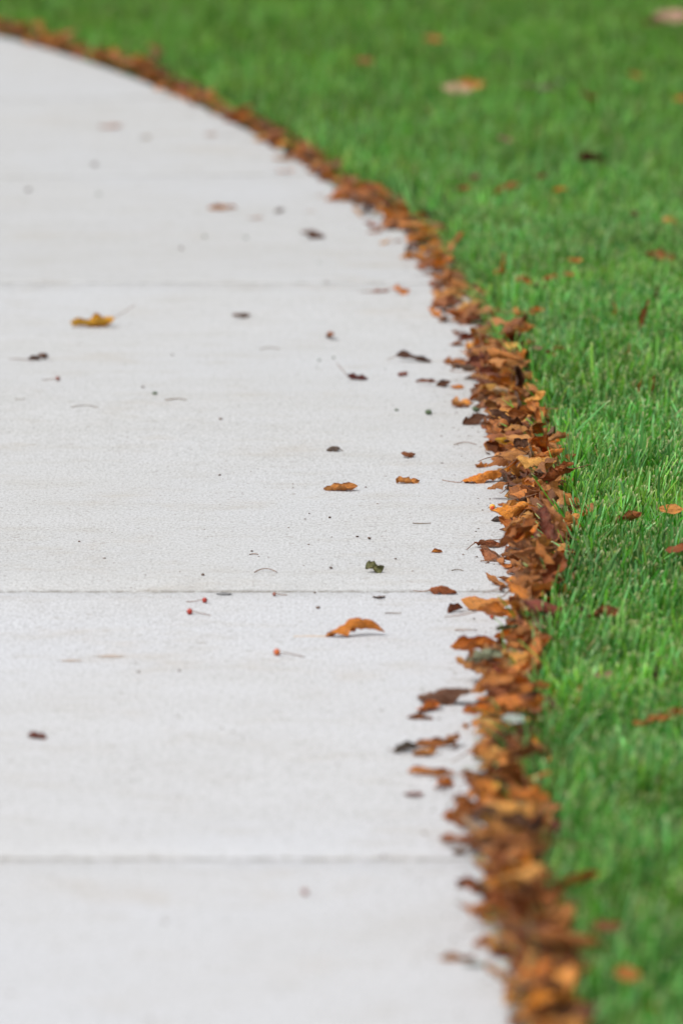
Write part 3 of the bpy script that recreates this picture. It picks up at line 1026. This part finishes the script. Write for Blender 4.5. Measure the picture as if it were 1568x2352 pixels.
# ---- leaves caught in the lawn
LAWN = [
    (1078, 197, 58, 'tan orange', 'cup', 0, 'blurred tan-orange leaf lying on the far lawn'),
    (1048, 205, 50, 'pale tan', 'flat', 0, 'blurred pale leaf left of the tan-orange one on the far lawn'),
    (1540, 38, 62, 'pinkish tan', 'flat', 0, 'pinkish blurred leaf in the top right corner of the lawn'),
    (1500, 52, 36, 'dark brown', 'cup', 0, 'dark blurred leaf beside the pinkish one in the top right corner'),
    (1355, 364, 48, 'dark red', 'fold', 30, 'dark red blurred leaf on the far lawn'),
    (1385, 375, 28, 'dark brown', 'fold', 70, 'dark brown blurred leaf right of the dark red one'),
    (1090, 410, 32, 'pinkish tan', 'boat', 60, 'small pinkish tan blurred leaf on the lawn near the far drift'),
    (1285, 437, 24, 'orange', 'cup', 0, 'tiny orange blurred leaf on the far lawn below the dark red one'),
    (1535, 508, 46, 'tan orange', 'roll', 120, 'slim tan leaf slanting at the right edge of the lawn'),
    (1240, 202, 56, 'grey brown', 'flat', 0, 'dull brown blurred leaf in the middle of the far lawn'),
    (1352, 222, 30, 'rust brown', 'cup', 0, 'small rust blurred leaf right of the dull brown one'),
    (1458, 175, 26, 'tan orange', 'cup', 0, 'tiny tan blurred leaf high on the right of the lawn'),
    (1562, 228, 26, 'orange', 'cup', 0, 'orange blurred leaf cut by the right edge of the picture'),
    (1262, 640, 38, 'tan orange', 'boat', 40, 'upper tan half of a tilted pair of leaves in the lawn'),
    (1238, 660, 40, 'rust brown', 'boat', 30, 'lower rust half of a tilted pair of leaves in the lawn'),
    (1155, 608, 46, 'orange', 'fold', 70, 'bright orange leaf stuck upright in the grass beside the far drift'),
    (1320, 600, 34, 'tan orange', 'cup', 0, 'small round tan leaf in the mid lawn'),
    (1515, 590, 62, 'chestnut brown', 'tent', 0, 'arched brown leaf in the right of the mid lawn'),
    (1477, 730, 70, 'rust brown', 'roll', 90, 'narrow rust leaf standing upright in the grass'),
    (1410, 710, 28, 'orange', 'cup', 0, 'tiny orange leaf left of the upright rust leaf'),
    (1435, 806, 26, 'tan orange', 'cup', 0, 'small tan leaf in the grass below the upright rust leaf'),
    (1280, 802, 30, 'tan orange', 'fold', 40, 'small tan folded leaf in the grass close to the drift'),
    (1500, 882, 34, 'chestnut brown', 'fold', 80, 'chestnut leaf upright in the grass at the right'),
    (1468, 890, 26, 'orange', 'fold', 80, 'thin orange leaf left of the upright chestnut leaf'),
    (1200, 720, 55, 'tan orange', 'twist', 20, 'tan leaf half hidden in the grass beside the mid drift'),
    (1215, 790, 40, 'tan orange', 'twist', 70, 'tan leaf sunk in grass just off the mid drift'),
    (1440, 1190, 58, 'chestnut brown', 'twist', 20, 'chestnut leaf half buried in the sharp grass'),
    (1540, 1172, 46, 'tan orange', 'flat', 0, 'tan leaf lying in sharp grass at the right edge'),
    (1555, 1262, 46, 'rust brown', 'flat', 0, 'rust leaf in the grass at the right edge, below the tan one'),
    (1380, 1412, 72, 'rust brown', 'twist', 30, 'rust leaf sunk in the grass right of the sharp joint'),
    (1340, 1402, 30, 'dark red', 'fold', 60, 'small dark red leaf left of the sunken rust leaf'),
    (1385, 1552, 34, 'pinkish tan', 'cup', 0, 'small pinkish leaf in the near grass'),
    (1508, 1540, 52, 'dark brown', 'roll', 92, 'dark leaf standing upright in the near grass'),
    (1325, 1600, 46, 'orange', 'fold', 70, 'orange upright leaf in the near grass beside the drift'),
    (1475, 1662, 46, 'tan orange', 'cup', 0, 'leftmost of three tan leaves in a row in the near grass'),
    (1512, 1654, 50, 'tan orange', 'boat', 10, 'middle of three tan leaves in a row in the near grass'),
    (1553, 1640, 55, 'orange', 'boat', 30, 'rightmost of three tan leaves in a row in the near grass'),
    (1245, 1575, 40, 'tan orange', 'twist', 30, 'tan leaf between the drift and the near grass'),
    (1312, 2040, 110, 'orange', 'roll', 28, 'large blurred orange leaf raised over the nearest grass'),
    (1390, 2130, 60, 'rust brown', 'flat', 0, 'blurred rust leaf sunk in the nearest grass'),
    (1500, 2318, 32, 'chestnut brown', 'cup', 0, 'blurred chestnut leaf in the grass at the bottom right'),
    (1440, 2240, 50, 'tan orange', 'flat', 0, 'blurred tan leaf above the bottom right one'),
    (1290, 2110, 60, 'tan orange', 'twist', 0, 'blurred tan leaf beneath the large raised orange one'),
    (1235, 713, 28, 'orange', 'cup', 0, 'small orange leaf in the grass right of the half hidden tan one'),
    (1297, 732, 20, 'dark red', 'fold', 70, 'tiny dark red leaf in the mid lawn'),
    (1266, 815, 26, 'rust brown', 'cup', 0, 'small rust leaf touching the tan folded one near the drift'),
    (1230, 802, 26, 'pinkish tan', 'cup', 0, 'small pinkish leaf between the mid drift and the tan folded one'),
    (1506, 672, 26, 'reddish brown', 'fold', 60, 'small reddish leaf above the narrow upright rust leaf'),
    (1146, 626, 34, 'orange', 'fold', 50, 'orange leaf just below the bright one beside the far drift'),
    (1200, 646, 38, 'tan orange', 'twist', 20, 'tan leaf in the lawn left of the tilted pair'),
    (1306, 632, 26, 'tan orange', 'cup', 0, 'tiny tan leaf under the small round one in the mid lawn'),
    (1064, 434, 26, 'rust brown', 'cup', 0, 'rust blurred scrap left of the small pinkish tan leaf on the lawn'),
    (1165, 432, 46, 'chestnut brown', 'roll', 20, 'chestnut blurred leaf on the lawn right of the small pinkish one'),
    (1240, 406, 22, 'reddish brown', 'cup', 0, 'tiny reddish blurred leaf above the tiny orange one on the far lawn'),
    (1158, 322, 28, 'pinkish tan', 'cup', 0, 'faint pinkish blurred leaf in the middle of the far lawn'),
    (1456, 494, 26, 'rust brown', 'fold', 60, 'rust blurred leaf left of the slim slanting tan leaf'),
    (836, 140, 32, 'rust brown', 'flat', 0, 'faint rust blurred leaf on the lawn behind the far bend'),
    (994, 90, 30, 'chestnut brown', 'flat', 0, 'faint brown blurred leaf near the top edge of the lawn'),
    (1283, 190, 28, 'bluish white', 'fold', 80, 'pale whitish blurred leaf right of the dull brown one'),
]
for px, py, wp, cn, sh, yaw, label in LAWN:
    zt = 0.058
    x, y = at(px, py, zt)
    r = np.random.default_rng(int(px * 7 + py))
    L = min(wp / ppm(y) * (1.25 if py > 500 else 1.5), 0.115)
    upright = 'upright' in label
    raised = 'raised' in label
    o = make_leaf(x, y, L, L * (0.30 if upright else r.uniform(0.5, 0.65)), col_var(PAL[cn], r, 0.08), r,
                  0.3 if upright else R(yaw if not raised else 10), (-1.35 if upright else (-0.45 if raised else r.normal(0, 0.12))),
                  (0.0 if upright else 0.55) + r.normal(0, 0.25), False, z=zt + (0.008 if raised else 0.002), stem=0, nu=13, nv=7, **SH[sh])
    tag(o, label, 'leaf', GROUP_LAWN)
    n_leaves += 1
print('leaves as things', n_leaves)

# ------------------------------------------------------------------ crab apples on their stalks
def berry(px, py, dp, col, sdir_, slen, label):
    x, y = at(px, py, 0.004)
    rad = dp / ppm(y) / 2
    V, F = [], []
    n1, n2 = 10, 14
    for i in range(n1 + 1):
        th = math.pi * i / n1
        rr = math.sin(th) * rad * (1 + 0.03 * math.cos(2 * th))
        zz = math.cos(th) * rad * 0.94
        dimple = 0.25 * rad * math.exp(-(th / 0.35) ** 2) + 0.12 * rad * math.exp(-((math.pi - th) / 0.3) ** 2) * -1
        for j in range(n2):
            a = 2 * math.pi * j / n2
            # axis of the fruit lies along the stalk direction
            V.append(((zz - dimple) * sdir_, rr * math.cos(a), rr * math.sin(a) + rad))
    for i in range(n1):
        for j in range(n2):
            a = i * n2 + j; b = i * n2 + (j + 1) % n2
            F.append((a, b, b + n2, a + n2))
    m = MB[col]
    o = link('crab_apple', mesh_np('crab_apple', V, F), m, None, (x, y, 0.0002))
    if slen:
        ln = slen / ppm(y)
        pts = [(sdir_ * (rad * 0.7 + ln * q), -0.35 * ln * q * q * (1 if dp > 14 else -0.5), rad * (1 - q) ** 1.3 + 0.0007) for q in np.linspace(0, 1, 7)]
        V, F = tube(pts, 0.0006)
        link('stem', mesh_np('stem', V, F), M_STEM, o)
    tip = [(-sdir_ * rad * 0.9, 0, rad), (-sdir_ * rad * 1.12, 0, rad * 1.02)]
    V, F = tube(tip, [0.0015, 0.0009], 6)
    link('calyx', mesh_np('calyx', V, F), M_CRUMB, o)
    return tag(o, label, 'berry', 'small crab apples fallen on the pavement')


MB = {'red': mat_plain('red_fruit_skin', (0.30, 0.014, 0.008), (0.36, 0.035, 0.010), 0.3, 90, 0.5),
      'orange': mat_plain('orange_fruit_skin', (0.38, 0.035, 0.008), (0.50, 0.13, 0.02), 0.3, 120, 0.5),
      'yellow': mat_plain('yellow_fruit_skin', (0.55, 0.06, 0.02), (0.75, 0.42, 0.04), 0.3, 90, 0.5),
      'dull': mat_plain('dull_fruit_skin', (0.20, 0.07, 0.05), (0.28, 0.10, 0.07), 0.5, 90, 0.4)}
berry(436, 1406, 15, 'red', 1, 44, 'round red berry with its stalk to the right, below the sharp joint')
berry(470, 1379, 13, 'red', -1, 38, 'red berry with its stalk to the left, just below the sharp joint')
berry(636, 1500, 17, 'orange', 1, 58, 'orange-red berry with a long stalk, left of the large arched leaf')
berry(1130, 1168, 16, 'yellow', 1, 50, 'yellow and red berry beside the drift')
berry(133, 870, 11, 'dull', -1, 32, 'small dull red berry at the far left of the pavement')
berry(700, 2048, 15, 'dull', 1, 0, 'blurred dark berry alone on the nearest slab')
berry(1130, 1416, 12, 'red', 1, 0, 'small red berry under the big tan leaf')
berry(630, 1363, 9, 'dull', 1, 26, 'tiny reddish berry lying in the sharp joint')

# ------------------------------------------------------------------ twigs and crumbs
TW = [(610, 1316, 52, 'thin curved brown twig above the sharp joint'), (195, 937, 62, 'straight grey twig at the left of the pavement'),
      (405, 921, 50, 'grey twig with a thick left end'), (47, 918, 24, 'tiny twig at the far left edge'),
      (583, 1275, 20, 'tiny bent twig below a dark crumb'), (968, 1203, 42, 'pale thin straw left of the drift'),
      (902, 1410, 38, 'thin grey stalk above the large arched leaf'), (1050, 1312, 26, 'tiny looped stalk left of the drift'),
      (1068, 1023, 52, 'fine dark stalk reaching left from the drift'), (1070, 1449, 50, 'fine reddish stalk beside the orange upcurled leaf'),
      (1130, 1290, 55, 'dark curved stalk reaching left below the spiky rust leaf'), (620, 803, 46, 'pale blurred straw on the far slab')]
for px, py, wp, label in TW:
    x, y = at(px, py)
    L = wp / ppm(y)
    r = np.random.default_rng(int(px))
    c = r.normal(0, 0.2)
    pts = [(L * (q - 0.5), c * L * math.sin(q * 3.1) + r.normal(0, L * 0.01), 0.0012 + 0.003 * math.sin(q * 3.1) * (L > 0.03)) for q in np.linspace(0, 1, 8)]
    rad = np.linspace(0.0014 if 'thick' in label else 0.0008, 0.0006, 8)
    V, F = tube(pts, rad)
    o = link('twig', mesh_np('twig', V, F), M_STEM if ('reddish' in label or 'dark' in label or 'brown' in label) else M_TWIG, None, (x, y, 0))
    tag(o, label, 'twig')


def crumb(px, py, dp, mat, label, name='soil_crumb', flat=0.6):
    x, y = at(px, py)
    s = dp / ppm(y) / 2 * (0.55 if 'blurred' in label else 1.0)
    r = np.random.default_rng(int(px * 3 + py))
    V, F = [], []
    n1, n2 = 5, 7
    for i in range(n1 + 1):
        th = math.pi * i / n1
        for j in range(n2):
            a = 2 * math.pi * j / n2
            k_ = 1 + r.normal(0, 0.14) * (0 < i < n1)
            V.append((s * math.sin(th) * math.cos(a) * k_, s * 0.8 * math.sin(th) * math.sin(a) * k_, s * flat * (1 + math.cos(th)) * k_))
    for i in range(n1):
        for j in range(n2):
            a = i * n2 + j; b = i * n2 + (j + 1) % n2
            F.append((a, a + n2, b + n2, b))
    o = link(name, mesh_np(name, V, F), mat, None, (x, y, -0.0002))
    return tag(o, label, 'crumb', 'dark crumbs scattered on the pavement')


CR = [(182, 1245, 6, 0, 'dark crumb alone at the left above the sharp joint'), (578, 1267, 6, 0, 'dark crumb above the tiny bent twig'),
      (757, 1190, 7, 0, 'dark square crumb below the speckled boat leaf'), (848, 1238, 9, 0, 'dark square crumb above the olive green leaf'),
      (820, 1233, 8, 0, 'flat dark crumb left of the square one above the olive leaf'), (760, 1306, 8, 0, 'dark reddish crumb left of the olive green leaf'),
      (240, 1283, 8, 0, 'flat brown crumb at the left of the slab'), (730, 1398, 10, 0, 'brown crumb between joint and large arched leaf'),
      (723, 1363, 7, 0, 'dark crumb lying on the sharp joint line'), (466, 1322, 9, 0, 'dark red crumb above the two red berries'),
      (775, 1757, 9, 0, 'blurred crumb in the middle of the near slab'), (308, 1796, 9, 0, 'blurred crumb on the left of the near slab'),
      (270, 1798, 9, 0, 'blurred crumb left of its twin on the near slab'), (507, 965, 9, 0, 'dark crumb in the centre of the second slab'),
      (910, 944, 9, 1, 'greenish grey crumb right of centre'), (984, 952, 18, 1, 'green scrap lying close to the drift'),
      (356, 907, 12, 1, 'green crumb left of the thick ended twig'), (328, 891, 8, 0, 'dark crumb up left of the green crumb'),
      (396, 816, 10, 0, 'blurred brown crumb on the left half'), (733, 829, 12, 1, 'left one of two blurred grey crumbs near the red spiky leaf'),
      (766, 823, 12, 1, 'right one of two blurred grey crumbs near the red spiky leaf'), (218, 381, 24, 0, 'faint blurred crumb on the far left pavement'),
      (65, 439, 20, 0, 'faint blurred crumb near the left picture edge, far off'), (227, 448, 16, 1, 'faint grey blurred crumb below the far left one'),
      (416, 572, 16, 0, 'faint tan blurred crumb left of the dark far leaf'), (318, 1545, 8, 0, 'tiny brown crumb right of the tan stains'),
      (750, 650, 12, 0, 'blurred crumb on the far joint'), (733, 605, 10, 1, 'blurred crumb just beyond the far joint'),
      (470, 545, 14, 1, 'faint blurred crumb left of centre beyond the far joint'), (565, 548, 14, 1, 'faint blurred crumb beyond the far joint, centre'),
      (1093, 945, 20, 1, 'green scrap touching the edge of the drift'), (380, 2120, 16, 0, 'faint blurred crumb low on the nearest slab'),
      (880, 1968, 14, 0, 'faint reddish blurred crumb on the nearest joint'), (412, 1542, 7, 0, 'tiny crumb left of the orange-red berry'),
      (504, 1093, 7, 0, 'tiny crumb left of the speckled boat leaf'), (710, 1180, 4, 0, 'minute crumb left of the dark square crumb'),
      (840, 1120, 5, 0, 'minute crumb right of the speckled boat leaf'), (908, 1284, 7, 0, 'flat brown crumb right of the olive green leaf')]
for px, py, dp, k_, label in CR:
    crumb(px, py, dp, M_CRUMBG if k_ else M_CRUMB, label, flat=0.35 if 'flat' in label else 0.6)
crumb(515, 1365, 34, M_STONE, 'flat grey pebble lying on the sharp joint', 'pebble', 0.10)['category'] = 'pebble'

for px, py, wp, label in ((165, 1519, 46, 'faint tan leaf stain, left one of two on the near slab'), (255, 1509, 60, 'faint tan leaf stain, right one of two on the near slab')):
    x, y = at(px, py)
    hw = wp / ppm(y) / 2
    r = np.random.default_rng(px)
    ring = [(hw * math.cos(a) * (1 + r.normal(0, 0.16)), hw * 0.45 * math.sin(a) * (1 + r.normal(0, 0.2)), 0.0006) for a in np.linspace(0, 2 * math.pi, 25)[:-1]]
    V = [(0, 0, 0.0008)] + ring
    o = link('leaf_stain', mesh_np('leaf_stain', V, [(0, 1 + q, 1 + (q + 1) % 24) for q in range(24)]), M_STAIN, None, (x, y, 0.0006))
    tag(o, label, 'stain')

# tiny grit scattered all over the path, nobody could count it
def grit(n):
    Vs, Fs, o = [], [], 0
    for _ in range(n):
        y = rng.uniform(5.2, 14.0)
        x = rng.uniform(-1.1, float(drift_left(y)) + 0.05)
        s = abs(rng.normal(0.0007, 0.0004)) + 0.0003
        if rng.random() < 0.3:
            x = float(drift_left(y)) + rng.normal(-0.01, 0.035)
            s *= 1.3
        P = np.array([(1, 0, 0), (0, 1, 0), (-1, 0, 0), (0, -1, 0), (0, 0, 1.0)]) * s * rng.uniform(0.6, 1.4, (5, 3))
        P[:, 0] *= rng.uniform(1, 2)
        Vs.append(P + np.array([x, y, -0.0001])); Fs += [(o, o + 1, o + 4), (o + 1, o + 2, o + 4), (o + 2, o + 3, o + 4), (o + 3, o, o + 4)]
        o += 5
    ob = link('grit', mesh_np('grit', np.vstack(Vs), Fs, False), M_CRUMB)
    ob['kind'] = 'stuff'
    tag(ob, 'fine dark grit and leaf dust scattered over the pavement', 'grit')


grit(1500)
